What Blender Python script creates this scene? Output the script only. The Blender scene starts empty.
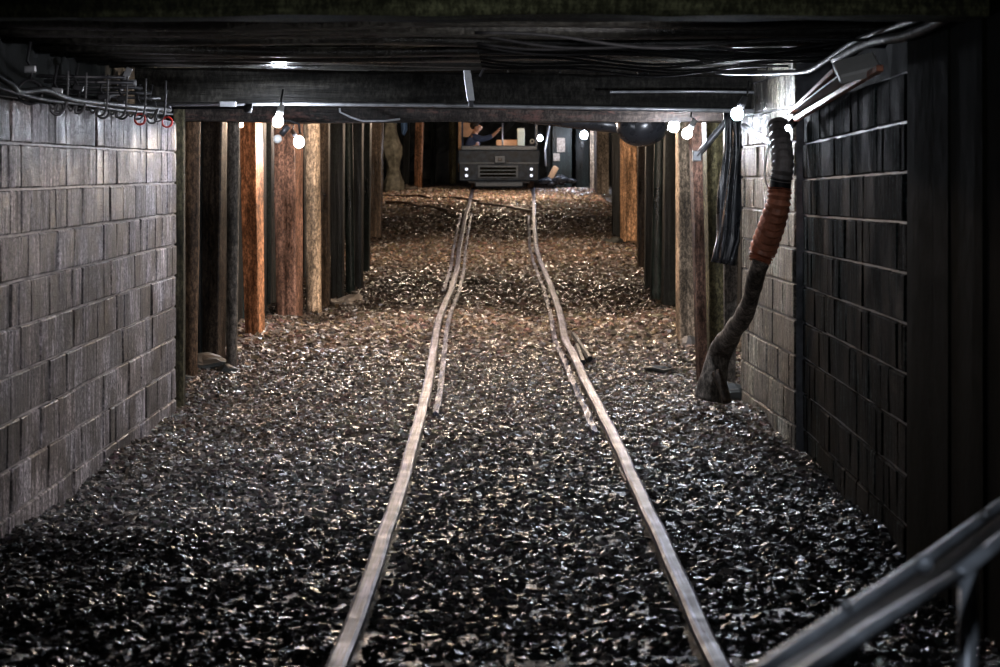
import bpy, math, random
import numpy as np
from mathutils import Vector, Matrix, noise
random.seed(11); rng = np.random.default_rng(5)
F = 2300.0; CZ = 1.39; HY = 170.0
scn = bpy.context.scene; COL = scn.collection

def W(px, py, Y):
    return Vector(((px-500)*Y/F, Y, CZ-(py-HY)*Y/F))

# ------------------------------------------------------------------ materials
def base_mat(name):
    m = bpy.data.materials.new(name); m.use_nodes = True
    nt = m.node_tree; b = nt.nodes['Principled BSDF']
    return m, nt, b
def ramp(nt, fac, stops):
    r = nt.nodes.new('ShaderNodeValToRGB'); e = r.color_ramp.elements
    while len(e) < len(stops): e.new(0.5)
    for i, (p, c) in enumerate(stops):
        e[i].position = p; e[i].color = (c[0], c[1], c[2], 1)
    nt.links.new(fac, r.inputs['Fac']); return r.outputs['Color']
def coords(nt, scale=(1,1,1), kind='Object'):
    tc = nt.nodes.new('ShaderNodeTexCoord'); mp = nt.nodes.new('ShaderNodeMapping')
    mp.inputs['Scale'].default_value = scale
    nt.links.new(tc.outputs[kind], mp.inputs['Vector']); return mp.outputs['Vector']
def noi(nt, vec, scale, detail=6, rough=.6):
    n = nt.nodes.new('ShaderNodeTexNoise'); n.inputs['Scale'].default_value = scale
    n.inputs['Detail'].default_value = detail; n.inputs['Roughness'].default_value = rough
    nt.links.new(vec, n.inputs['Vector']); return n.outputs['Fac']
def bump(nt, b, h, strength=.5, dist=.01):
    bp = nt.nodes.new('ShaderNodeBump'); bp.inputs['Strength'].default_value = strength
    bp.inputs['Distance'].default_value = dist
    nt.links.new(h, bp.inputs['Height']); nt.links.new(bp.outputs['Normal'], b.inputs['Normal'])
def mixc(nt, fac, a, c, mode='MIX'):
    m = nt.nodes.new('ShaderNodeMix'); m.data_type = 'RGBA'; m.blend_type = mode
    if isinstance(fac, (int, float)): m.inputs[0].default_value = fac
    else: nt.links.new(fac, m.inputs[0])
    for sock, v in ((m.inputs[6], a), (m.inputs[7], c)):
        if isinstance(v, tuple): sock.default_value = (*v, 1)
        else: nt.links.new(v, sock)
    return m.outputs[2]
def sc(c, k): return tuple(x*k for x in c)
def wood(name, col, rough=.6, axis=2, wet=0.0, light=1.8, crack=.8, spec=.22):
    m, nt, b = base_mat(name); b.inputs['Specular IOR Level'].default_value = spec
    s = [22, 22, 22]; s[axis] = 1.2
    v = coords(nt, tuple(s)); n1 = noi(nt, v, 1.0, 8, .65)
    s2 = [4, 4, 4]; s2[axis] = 1.0
    n2 = noi(nt, coords(nt, tuple(s2)), 1.3, 4)
    n3 = noi(nt, coords(nt, (1, 1, .5)), 45, 5, .85)
    c1 = ramp(nt, n1, [(.3, sc(col, .28)), (.48, col), (.72, sc(col, light))])
    c2 = ramp(nt, n2, [(.38, (.25, .23, .2)), (.58, (1.25, 1.2, 1.15))])
    c3 = ramp(nt, n3, [(.42, (.25, .25, .25)), (.5, (.8, .8, .8)), (.6, (2.0, 2.0, 2.0))])
    nt.links.new(mixc(nt, .8, mixc(nt, .8, c1, c2, 'MULTIPLY'), c3, 'MULTIPLY'), b.inputs['Base Color'])
    r = ramp(nt, n2, [(.3, (rough-.25*wet,)*3), (.7, (rough+.15,)*3)])
    nt.links.new(r, b.inputs['Roughness'])
    bump(nt, b, n1, crack, .012)
    return m
def simple(name, col, rough=.5, metal=0.0, nscale=12, var=.5, bs=.3, spec=.5):
    m, nt, b = base_mat(name)
    v = coords(nt); n = noi(nt, v, nscale, 6)
    c = ramp(nt, n, [(.3, sc(col, 1-var)), (.7, sc(col, 1+var*.6))])
    nt.links.new(c, b.inputs['Base Color'])
    rr = ramp(nt, n, [(.3, (max(.05, rough-.12),)*3), (.7, (min(1, rough+.12),)*3)])
    nt.links.new(rr, b.inputs['Roughness'])
    b.inputs['Metallic'].default_value = metal
    b.inputs['Specular IOR Level'].default_value = spec
    bump(nt, b, n, bs, .006)
    return m
def emis(name, col, strength):
    m, nt, b = base_mat(name)
    n = noi(nt, coords(nt), 3, 1)
    cr = ramp(nt, n, [(0, col), (1, sc(col, .98))])
    nt.links.new(cr, b.inputs['Emission Color'])
    b.inputs['Base Color'].default_value = (*col, 1)
    b.inputs['Emission Strength'].default_value = strength
    return m

def block_mat(name, base, dirt, rough=.55, spec=.4, hi=2.4):
    m, nt, b = base_mat(name); b.inputs['Specular IOR Level'].default_value = spec
    at = nt.nodes.new('ShaderNodeAttribute'); at.attribute_name = 'tone'
    v = coords(nt, (1, 9, 1.3)); st = noi(nt, v, 2.6, 7, .7)          # seepage streaks running down
    big = noi(nt, coords(nt), 2.2, 6, .7); fine = noi(nt, coords(nt), 55, 5, .7)
    c = ramp(nt, st, [(.38, dirt), (.5, base), (.63, sc(base, hi))])
    c = mixc(nt, .85, c, at.outputs['Color'], 'MULTIPLY')
    g = ramp(nt, big, [(.42, (.18, .15, .13)), (.57, (1.3, 1.3, 1.3))])
    c = mixc(nt, .9, c, g, 'MULTIPLY')
    sp = noi(nt, coords(nt), 48, 5, .85); f = ramp(nt, sp, [(.42, (.2, .19, .2)), (.5, (.75, .75, .75)), (.6, (1.9, 1.9, 1.9))])
    c = mixc(nt, .9, c, f, 'MULTIPLY')
    nt.links.new(c, b.inputs['Base Color'])
    r = ramp(nt, big, [(.35, (rough-.2,)*3), (.6, (rough+.2,)*3)]); nt.links.new(r, b.inputs['Roughness'])
    ad = nt.nodes.new('ShaderNodeMath'); ad.operation = 'ADD'
    nt.links.new(fine, ad.inputs[0]); nt.links.new(st, ad.inputs[1])
    bump(nt, b, ad.outputs[0], .9, .012)
    return m

M_ = {}
M_['block_l'] = block_mat('left_block', (.215, .195, .205), (.05, .045, .04))
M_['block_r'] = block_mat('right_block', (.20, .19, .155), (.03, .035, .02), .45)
M_['block_rn'] = block_mat('right_block_dark', (.008, .011, .011), (.001, .0015, .0015), .85, .03, 6.0)  # near blocks, much darker than the pier blocks
M_['mortar'] = simple('mortar', (.34, .31, .31), .6, 0, 5, .95, .8)
M_['mortar_d'] = simple('mortar_dark', (.15, .16, .18), .5, 0, 7, .8, .8, .2)
M_['rock'] = simple('mine_rock', (.045, .047, .042), .6, 0, 5, .8, 1.0)
M_['cablegrey'] = simple('cable_grey', (.10, .10, .105), .5, 0, 18, .4, .3, .25)
M_['blackrock'] = simple('black_rock', (.006, .0065, .0055), .85, 0, 5, .8, 1.0, .03)
M_['mossrock'] = wood('mossy_timber', (.045, .048, .026), .7, 0, .2, 2.4, 1.2, .1)
M_['conc'] = simple('dark_concrete', (.008, .009, .006), .95, 0, 9, .6, .6, .02)

def rail_mat():
    m, nt, b = base_mat('rail_steel')
    n = noi(nt, coords(nt, (60, 1.2, 60)), 1.0, 6, .7); n2 = noi(nt, coords(nt), 8, 4)
    c = ramp(nt, n, [(.32, (.015, .014, .02)), (.5, (.075, .073, .105)), (.66, (.28, .28, .40))])
    nt.links.new(c, b.inputs['Base Color']); nt.links.new(ramp(nt, n2, [(.3, (.4,)*3), (.7, (.62,)*3)]), b.inputs['Roughness'])
    b.inputs['Metallic'].default_value = .7; bump(nt, b, n, .35, .004); return m
M_['rail'] = rail_mat()
M_['railrust'] = simple('rail_rust', (.10, .06, .04), .5, .3, 25, .6, .6)
M_['steel'] = simple('galvanised_steel', (.42, .43, .45), .4, .6, 20, .3, .2)
M_['darksteel'] = simple('dark_steel', (.05, .05, .055), .4, .5, 20, .5, .3)
M_['rim'] = simple('painted_rim', (.5, .54, .6), .4, .3, 9, .5, .2)
M_['rubber'] = simple('black_rubber', (.012, .012, .013), .55, 0, 20, .4, .3, .2)
M_['plastic'] = simple('black_sheeting', (.02, .021, .024), .28, 0, 8, .4, .5)
M_['white'] = simple('white_plastic', (.6, .6, .58), .4, 0, 10, .15, .1)
M_['red'] = simple('red_paint', (.5, .03, .02), .35, .1, 20, .3, .1)
M_['hosegrey'] = simple('grey_hose', (.13, .11, .10), .6, 0, 18, .5, .4)
M_['orangehose'] = simple('rusty_hose', (.55, .20, .11), .4, .1, 18, .55, .4)
M_['loco'] = simple('locomotive_grey', (.028, .042, .066), .5, 0, 9, .7, .3, .2)
M_['loco_l'] = simple('locomotive_edge', (.055, .075, .105), .4, .2, 14, .4, .3)
M_['tan'] = simple('tan_board', (.42, .24, .12), .6, 0, 10, .3, .2)
M_['cream'] = simple('cream_panel', (.2, .2, .14), .5, 0, 10, .2, .1)
M_['paper'] = simple('notice_paper', (.4, .33, .27), .7, 0, 22, .8, .1)
M_['skin'] = simple('skin', (.5, .27, .17), .5, 0, 20, .1, .05)
M_['shirt'] = simple('blue_shirt', (.05, .08, .18), .8, 0, 30, .35, .4)
M_['trouser'] = simple('dark_trousers', (.02, .022, .03), .8, 0, 30, .3, .4)
M_['hair'] = simple('dark_hair', (.02, .013, .01), .6, 0, 60, .3, .4)
M_['white_bulb'] = emis('white_bulb_glow', (.82, .88, 1.0), 1100)
M_['warm_bulb'] = emis('warm_bulb_glow', (1.0, .60, .38), 4000)
M_['far_bulb'] = emis('far_bulb_glow', (.72, .8, 1.0), 380)
M_['hid_bulb'] = emis('bay_bulb_glow', (1.0, .76, .56), 4600)
M_['dim_bulb'] = emis('dim_bulb_glow', (.82, .88, 1.0), 60)
M_['cab_glow'] = emis('cab_lamp_glow', (1.0, .62, .38), 260)
M_['lens'] = emis('headlamp_lens', (.8, .85, 1.0), 1.5)
WOODC = {
 'olive': (.055, .05, .03), 'brown': (.14, .085, .05), 'dark': (.05, .037, .027), 'grey': (.16, .14, .12),
 'orange': (.30, .15, .08), 'wetbrown': (.13, .075, .055), 'pale': (.27, .21, .15), 'black': (.006, .0075, .0075),
 'teal': (.011, .017, .016), 'tan': (.36, .22, .13), 'moss': (.13, .115, .06)}
for k, c in WOODC.items():
    M_['w_'+k] = wood('wood_'+k, c, .45 if k in ('wetbrown', 'black', 'teal', 'dark') else .6, 2, 1.0 if k in ('wetbrown', 'dark', 'teal') else .3)
M_['beam'] = wood('wet_cross_beam', (.012, .0115, .010), .6, 0, .3, 1.8, 1.0, .08)

def rustbeam():
    m = wood('rust_stained_beam', (.04, .032, .028), .45, 0, .8, 2.0, 1.0); nt = m.node_tree; b = nt.nodes['Principled BSDF']
    src = b.inputs['Base Color'].links[0].from_socket
    n = noi(nt, coords(nt, (1, 3, 3)), 3.5, 6, .7); f = ramp(nt, n, [(.56, (0, 0, 0)), (.66, (1, 1, 1))])
    nt.links.new(mixc(nt, f, src, (.17, .085, .07)), b.inputs['Base Color']); return m
M_['beam_rust'] = rustbeam()
M_['lag'] = wood('wet_roof_boards', (.02, .02, .018), .3, 0, .8, 2.0, .8, .5)

def ground_mat(name, k=1.0, spec=.5):
    m, nt, b = base_mat(name)
    v = coords(nt); big = noi(nt, v, .9, 4, .6); fn = noi(nt, v, 45, 5, .7); md = noi(nt, v, 9, 5, .65)
    c = ramp(nt, fn, [(.3, sc((.045, .042, .04), k)), (.55, sc((.11, .09, .075), k)), (.75, sc((.26, .23, .2), k))])
    g = ramp(nt, md, [(.35, (.4, .38, .38)), (.65, (1.15, 1.0, .85))])
    c = mixc(nt, .9, c, g, 'MULTIPLY')
    nt.links.new(c, b.inputs['Base Color'])
    r = ramp(nt, big, [(.35, (.22,)*3), (.65, (.55,)*3)]); nt.links.new(r, b.inputs['Roughness'])
    ad = nt.nodes.new('ShaderNodeMath'); ad.operation = 'ADD'
    nt.links.new(fn, ad.inputs[0]); nt.links.new(md, ad.inputs[1])
    bump(nt, b, ad.outputs[0], 1.0, .02)
    return m
M_['ground'] = ground_mat('crushed_dirt')
def stone_mat():
    m, nt, b = base_mat('wet_stones')
    at = nt.nodes.new('ShaderNodeAttribute'); at.attribute_name = 'tone'
    fn = noi(nt, coords(nt), 60, 4, .7)
    f = ramp(nt, fn, [(.35, (.55, .55, .55)), (.65, (1.1, 1.1, 1.1))])
    nt.links.new(mixc(nt, .9, at.outputs['Color'], f, 'MULTIPLY'), b.inputs['Base Color'])
    b.inputs['Roughness'].default_value = .27
    bump(nt, b, fn, .5, .006)
    return m
M_['stone'] = stone_mat()

# ------------------------------------------------------------------ mesh helper
class MB:
    def __init__(s): s.v = []; s.f = []; s.mi = []; s.col = []; s.sm = []
    def add(s, vs, fs, mi=0, col=None, smooth=False):
        o = len(s.v); s.v += [tuple(v) for v in vs]
        for f in fs: s.f.append(tuple(i+o for i in f)); s.mi.append(mi); s.sm.append(smooth)
        s.col += [col or (1, 1, 1)]*len(vs); return s
    def box(s, c, d, rot=None, bev=.004, mi=0, col=None, jit=0):
        hx, hy, hz = [x/2 for x in d]; b = min(bev, hx*.45, hy*.45, hz*.45)
        vs = []
        for sx in (-1, 1):
            for sy in (-1, 1):
                for sz in (-1, 1):
                    for ax in range(3):
                        h = [hx-b, hy-b, hz-b]; h[ax] += b
                        vs.append(Vector((sx*h[0], sy*h[1], sz*h[2])))
        def idx(sx, sy, sz, ax): return ((sx > 0)*4+(sy > 0)*2+(sz > 0))*3+ax
        fs = []
        for ax in range(3):
            a, c2 = [(1, 2), (2, 0), (0, 1)][ax]
            for sg in (-1, 1):
                q = []
                for (p, r) in ((-1, -1), (1, -1), (1, 1), (-1, 1)):
                    t = [0, 0, 0]; t[ax] = sg; t[a] = p; t[c2] = r; q.append(idx(*t, ax))
                fs.append(q if sg > 0 else q[::-1])
            for p in (-1, 1):
                for r in (-1, 1):      # bevel strips along ax
                    t0 = [0, 0, 0]; t1 = [0, 0, 0]
                    t0[ax] = -1; t1[ax] = 1
                    for t in (t0, t1): t[a] = p; t[c2] = r
                    q = [idx(*t0, a), idx(*t1, a), idx(*t1, c2), idx(*t0, c2)]
                    fs.append(q if p*r < 0 else q[::-1])
        for sx in (-1, 1):
            for sy in (-1, 1):
                for sz in (-1, 1):
                    q = [idx(sx, sy, sz, k) for k in range(3)]
                    fs.append(q if sx*sy*sz > 0 else q[::-1])
        out = []
        for v in vs:
            if jit: v = v+Vector([random.uniform(-jit, jit) for _ in range(3)])
            if rot: v = rot @ v
            out.append(v+Vector(c))
        return s.add(out, fs, mi, col)
    def tube(s, pts, r, n=8, mi=0, cap=True, smooth=True, col=None, squash=1.0):
        pts = [Vector(p) for p in pts]; rs = r if isinstance(r, (list, tuple)) else [r]*len(pts)
        vs = []; up = None
        for i, p in enumerate(pts):
            t = (pts[min(i+1, len(pts)-1)]-pts[max(i-1, 0)]).normalized()
            if up is None: up = Vector((0, 0, 1)) if abs(t.z) < .9 else Vector((0, 1, 0))
            a = t.cross(up).normalized(); b = a.cross(t).normalized(); up = b
            for k in range(n):
                an = 2*math.pi*k/n
                vs.append(p+a*math.cos(an)*rs[i]+b*math.sin(an)*rs[i]*squash)
        fs = []
        for i in range(len(pts)-1):
            for k in range(n):
                fs.append((i*n+k, i*n+(k+1) % n, (i+1)*n+(k+1) % n, (i+1)*n+k))
        if cap:
            fs.append(tuple(range(n))[::-1]); fs.append(tuple((len(pts)-1)*n+k for k in range(n)))
        return s.add(vs, fs, mi, col, smooth)
    def sphere(s, c, r, u=12, w=8, mi=0, scale=(1, 1, 1)):
        vs = [(c[0], c[1], c[2]+r*scale[2])]; fs = []
        for j in range(1, w):
            for i in range(u):
                a = 2*math.pi*i/u; t = math.pi*j/w
                vs.append((c[0]+r*scale[0]*math.sin(t)*math.cos(a), c[1]+r*scale[1]*math.sin(t)*math.sin(a), c[2]+r*scale[2]*math.cos(t)))
        vs.append((c[0], c[1], c[2]-r*scale[2])); L = len(vs)-1
        for i in range(u): fs.append((0, 1+i, 1+(i+1) % u)); fs.append((L, 1+(w-2)*u+(i+1) % u, 1+(w-2)*u+i))
        for j in range(w-2):
            for i in range(u): fs.append((1+j*u+i, 1+(j+1)*u+i, 1+(j+1)*u+(i+1) % u, 1+j*u+(i+1) % u))
        return s.add(vs, fs, mi, None, True)
    def torus(s, c, R, r, rot=None, n=16, k=6, mi=0):
        vs = []; fs = []
        for i in range(n):
            a = 2*math.pi*i/n
            for j in range(k):
                b = 2*math.pi*j/k
                v = Vector(((R+r*math.cos(b))*math.cos(a), r*math.sin(b), (R+r*math.cos(b))*math.sin(a)))
                if rot: v = rot @ v
                vs.append(v+Vector(c))
        for i in range(n):
            for j in range(k): fs.append((i*k+j, ((i+1) % n)*k+j, ((i+1) % n)*k+(j+1) % k, i*k+(j+1) % k))
        return s.add(vs, fs, mi, None, True)
    def obj(s, name, mats, parent=None, loc=None):
        """loc: world origin; vertices were given in world space"""
        L = Vector(loc) if loc is not None else Vector((0, 0, 0))
        me = bpy.data.meshes.new(name)
        me.from_pydata([(v[0]-L.x, v[1]-L.y, v[2]-L.z) for v in s.v], [], s.f)
        for m in (mats if isinstance(mats, (list, tuple)) else [mats]): me.materials.append(M_[m] if isinstance(m, str) else m)
        me.polygons.foreach_set('material_index', s.mi); me.polygons.foreach_set('use_smooth', s.sm)
        ca = me.color_attributes.new('tone', 'FLOAT_COLOR', 'POINT')
        ca.data.foreach_set('color', [x for c in s.col for x in (c[0], c[1], c[2], 1)])
        me.update()
        o = bpy.data.objects.new(name, me); COL.objects.link(o)
        if parent is not None:
            o.parent = parent; o.location = L-PL(parent)
        else: o.location = L
        return o
_PL = {}
def PL(o):
    p = Vector(o.location)
    return p+PL(o.parent) if o.parent else p
def thing(name, label, cat, loc, group=None):
    o = bpy.data.objects.new(name, None); COL.objects.link(o); o.location = loc; o.empty_display_size = .1
    o['label'] = label; o['category'] = cat
    if group: o['group'] = group
    return o
def tag(o, label=None, cat=None, group=None, kind=None):
    if label: o['label'] = label
    if cat: o['category'] = cat
    if group: o['group'] = group
    if kind: o['kind'] = kind
    return o

# ------------------------------------------------------------------ ground profile (the floor climbs towards the locomotive)
PY = [0, 6.5, 10, 15, 18.5, 20, 24, 29, 31, 35.6, 40, 46.3, 52, 70]
PZ = [0, 0, -.02, -.02, .03, .09, .15, .23, .33, .68, .86, 1.03, 1.1, 1.12]
_yy = np.linspace(0, 70, 1401); _zz = np.interp(_yy, PY, PZ)
_k = np.hanning(31); _k /= _k.sum(); _zz = np.convolve(np.pad(_zz, 15, 'edge'), _k, 'valid')
def railz(Y): return float(np.interp(Y, _yy, _zz))
def gnp(X, Y):
    z = np.interp(Y, _yy, _zz)-.035
    wv = .018*np.sin(1.7*X+.6*Y)+.015*np.sin(3.1*Y+2.2*X+1)+.012*np.sin(5.3*X-2.1*Y)+.008*np.sin(7.7*Y+4*X)
    z = z-.012+wv*np.clip((np.abs(X)-.55)/.5, .12, 1)
    d = np.clip(np.abs(X)-.75, 0, 9); z = z-.02*np.clip(d, 0, 1)
    # heap beside the right wall, at the hose end
    z = z+.10*np.exp(-((X-1.35)/.35)**2-((Y-13.6)/.9)**2)
    z = z-.05*np.exp(-((X+1.9)/.35)**2)*np.clip((12.5-Y)/3, 0, 1)
    return z
def g(x, y): return float(gnp(np.array(x), np.array(y)))
def inv(px, py, rail=False, lo=5.0):
    Y = lo; prev = None
    while Y < 60:
        X = (px-500)*Y/F; z = railz(Y) if rail else g(X, Y)
        y = HY-(z-CZ)*F/Y
        if y <= py: return Y
        Y += .02
    return 60.

# floor sheet
xs = np.linspace(-3.6, 3.6, 120); ys = np.concatenate([np.linspace(-3.0, 20, 420), np.linspace(20.1, 62, 420)])
XX, YY = np.meshgrid(xs, ys); ZZ = gnp(XX, YY)+rng.normal(0, .005, XX.shape)
nx = len(xs); ny = len(ys)
co = np.stack([XX, YY, ZZ], -1).reshape(-1, 3)
ii = np.arange(nx*ny).reshape(ny, nx)
fc = np.stack([ii[:-1, :-1], ii[:-1, 1:], ii[1:, 1:], ii[1:, :-1]], -1).reshape(-1, 4)
def fast_mesh(name, co, fc, mat, tone=None, smooth=False):
    me = bpy.data.meshes.new(name); k = fc.shape[1]
    me.vertices.add(len(co)); me.vertices.foreach_set('co', co.astype(np.float32).ravel())
    me.loops.add(fc.size); me.loops.foreach_set('vertex_index', fc.astype(np.int32).ravel())
    me.polygons.add(len(fc)); me.polygons.foreach_set('loop_start', np.arange(0, fc.size, k, dtype=np.int32))
    me.polygons.foreach_set('use_smooth', np.full(len(fc), smooth))
    me.update(calc_edges=True); me.materials.append(mat)
    if tone is not None:
        ca = me.color_attributes.new('tone', 'FLOAT_COLOR', 'POINT')
        ca.data.foreach_set('color', tone.astype(np.float32).ravel())
    me.validate()
    o = bpy.data.objects.new(name, me); COL.objects.link(o); return o
fl = fast_mesh('floor', co, fc, M_['ground'], smooth=True); tag(fl, kind='structure')

# ------------------------------------------------------------------ rails
LP = [(330, 680), (338, 660), (368, 582), (405, 470), (427, 388), (436, 330), (441, 311), (451, 289), (457, 268), (459, 248), (463, 228), (466, 213), (469, 204), (473, 187)]
RP = [(728, 680), (715, 655), (690, 598), (640, 490), (610, 426), (592, 392), (576, 358), (565, 337), (559, 308), (551, 285), (541, 262), (536, 246), (534, 216), (534, 202), (533, 187)]
def railpath(P):
    ysr = []; xr = []
    for (px, py) in P:
        Y = inv(px, py, True, 3.5); ysr.append(Y); xr.append((px-500)*Y/F)
    a = np.array(sorted(zip(ysr, xr)))
    yy = np.arange(2.0, 56, .12)
    x = np.interp(yy, a[:, 0], a[:, 1]); 
    kk = np.hanning(9); kk /= kk.sum(); x = np.convolve(np.pad(x, 4, 'edge'), kk, 'valid')
    return yy, x
lyy, lx = railpath(LP); ryy, rx = railpath(RP)
def rail_obj(name, label, yy, x, y0, y1, prof, mats, dz=0, off=0, cat='rail', group=None, drop=None, parent=None, rough=0):
    m = MB(); sel = [i for i in range(len(yy)) if y0 <= yy[i] <= y1]; n = len(prof)
    vs = []
    for i in sel:
        j = min(i+1, len(yy)-1); k = max(i-1, 0)
        tx, ty = x[j]-x[k], yy[j]-yy[k]; L = math.hypot(tx, ty); nxx, nyy = ty/L, -tx/L
        wob = .004*math.sin(yy[i]*2.3)+.003*math.sin(yy[i]*5.1)
        for (pu, pw) in prof:
            vs.append((x[i]+nxx*(pu+off), yy[i]+nyy*(pu+off), railz(yy[i])+pw+dz+wob+(random.uniform(-rough, rough*.6) if rough else 0)))
    base = (sum(x[i] for i in sel)/len(sel), yy[sel[0]], railz(yy[sel[0]])-.1)
    fs = []; mi = []
    for a in range(len(sel)-1):
        for k in range(n):
            fs.append((a*n+k, a*n+(k+1) % n, (a+1)*n+(k+1) % n, (a+1)*n+k))
    fs.append(tuple(range(n))[::-1]); fs.append(tuple((len(sel)-1)*n+k for k in range(n)))
    m.add(vs, fs)
    # head faces polished, the rest rusty
    for q in range(len(m.f)-2): m.mi[q] = 0 if (q % n) in (0, 1, 2, 3, 4) else 1
    o = m.obj(name, mats, parent, base)
    if label: tag(o, label, cat, group)
    return o
PROF = [(.029, -.026), (.029, -.006), (.019, 0), (-.019, 0), (-.029, -.006), (-.029, -.026), (-.008, -.036), (-.008, -.088), (-.05, -.098), (-.05, -.106), (.05, -.106), (.05, -.098), (.008, -.088), (.008, -.036)]
PROF = PROF[::-1]
PROF = PROF[-6:]+PROF[:-6]
def rail_thing(name, label, yy, x, joints):
    t = thing(name, label, 'rail', (float(np.interp(8, yy, x)), 8, railz(8)-.1))
    rail_obj('rail_bar', None, yy, x, 2, 47 if 'left' in label else 54, PROF, ['rail', 'railrust'], parent=t)
    for Y in joints:
        X = float(np.interp(Y, yy, x)); dx = float(np.interp(Y+.2, yy, x)-np.interp(Y-.2, yy, x))/.4
        R = Matrix.Rotation(-math.atan(dx), 3, 'Z')
        for s in (-1, 1):
            m = MB(); m.box(Vector((X, Y, railz(Y)-.05))+R @ Vector((s*.03, 0, 0)), (.014, .5, .05), R, .003)
            for k in (-.18, -.06, .06, .18):
                m.tube([Vector((X, Y, railz(Y)-.05))+R @ Vector((s*.035, k, 0)), Vector((X, Y, railz(Y)-.05))+R @ Vector((s*.055, k, 0))], .011, 6, smooth=False)
            m.obj('joint_plate', 'railrust', t, (X, Y, railz(Y)-.05))
    return t
rail_thing('track_rail', 'long worn steel rail on the left side of the main track', lyy, lx, [14.2, 22.5])
rail_thing('track_rail', 'long worn steel rail on the right side of the main track, kinked at its joint', ryy, rx, [10.9, 18.0])
LOW = [(.018, -.04), (.018, -.004), (0, 0), (-.018, -.004), (-.018, -.04)][::-1]
rail_obj('check_rail', 'rough wet guard strip hugging the inside of the left rail', lyy, lx, 13.5, 36.5, LOW, ['rail', 'rail'], -.012, .085, rough=.014)
rail_obj('check_rail', 'thin wet guard strip hugging the inside of the right rail', ryy, rx, 12.5, 36.0, LOW, ['rail', 'rail'], -.012, -.085, rough=.014)
rail_obj('check_rail', 'short wet guard strip outside the left rail near the switch', lyy, lx, 24.0, 36.5, LOW, ['rail', 'rail'], -.012, -.08, rough=.014)
# dark frog plate right of the kink
m = MB()
for a, b2 in (((573, 334), (590, 358)), ((577, 345), (583, 362))):
    Ya = inv(*a, True); Yb = inv(*b2, True)
    A = Vector(((a[0]-500)*Ya/F, Ya, railz(Ya)-.005)); B = Vector(((b2[0]-500)*Yb/F, Yb, railz(Yb)-.005))
    m.tube([A, (A+B)/2, B], .022, 6, smooth=False)
tag(m.obj('guard_bar', 'rubber', None, A), 'short bent steel bar beside the kink of the right rail', 'bar')
# branch track rails beyond the crest
def curve_rail(pts, label):
    P = [Vector(((a-500)*inv(a, b, False)/F, inv(a, b, False), g((a-500)*inv(a, b, False)/F, inv(a, b, False))+.02)) for a, b in pts]
    P2 = []
    for i in range(len(P)-1):
        for k in range(6): P2.append(P[i].lerp(P[i+1], k/6))
    P2.append(P[-1]); m = MB()
    for i, p in enumerate(P2): p.z = g(p.x, p.y)+.025
    m.tube(P2, .028, 6, smooth=False)
    tag(m.obj('branch_rail', 'railrust', None, P2[0]), label, 'rail')
curve_rail([(386, 204), (410, 205), (430, 208), (449, 213)], 'rusty branch rail curving off left from the left rail')
curve_rail([(384, 197), (420, 197), (450, 199), (478, 203)], 'farther rusty branch rail crossing the pale gravel to the left')
curve_rail([(478, 205), (505, 208), (531, 213)], 'short rusty branch rail running into the right rail')

# the one sleeper whose splintered top shows between the rails
m = MB()
for k, (dx, w_) in enumerate([(-.25, .38), (.18, .44)]):
    m.box((.075+dx, 6.62+.03*k, -.092), (w_, .11, .1), Matrix.Rotation(.05-.12*k, 3, 'Z') @ Matrix.Rotation(.03*(k-.5), 3, 'Y'), .01, jit=.006)
tag(m.obj('sleeper', 'w_grey', None, (.075, 6.6, -.1)), 'splintered pale sleeper top showing through the gravel between the rails at the bottom', 'sleeper')

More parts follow.
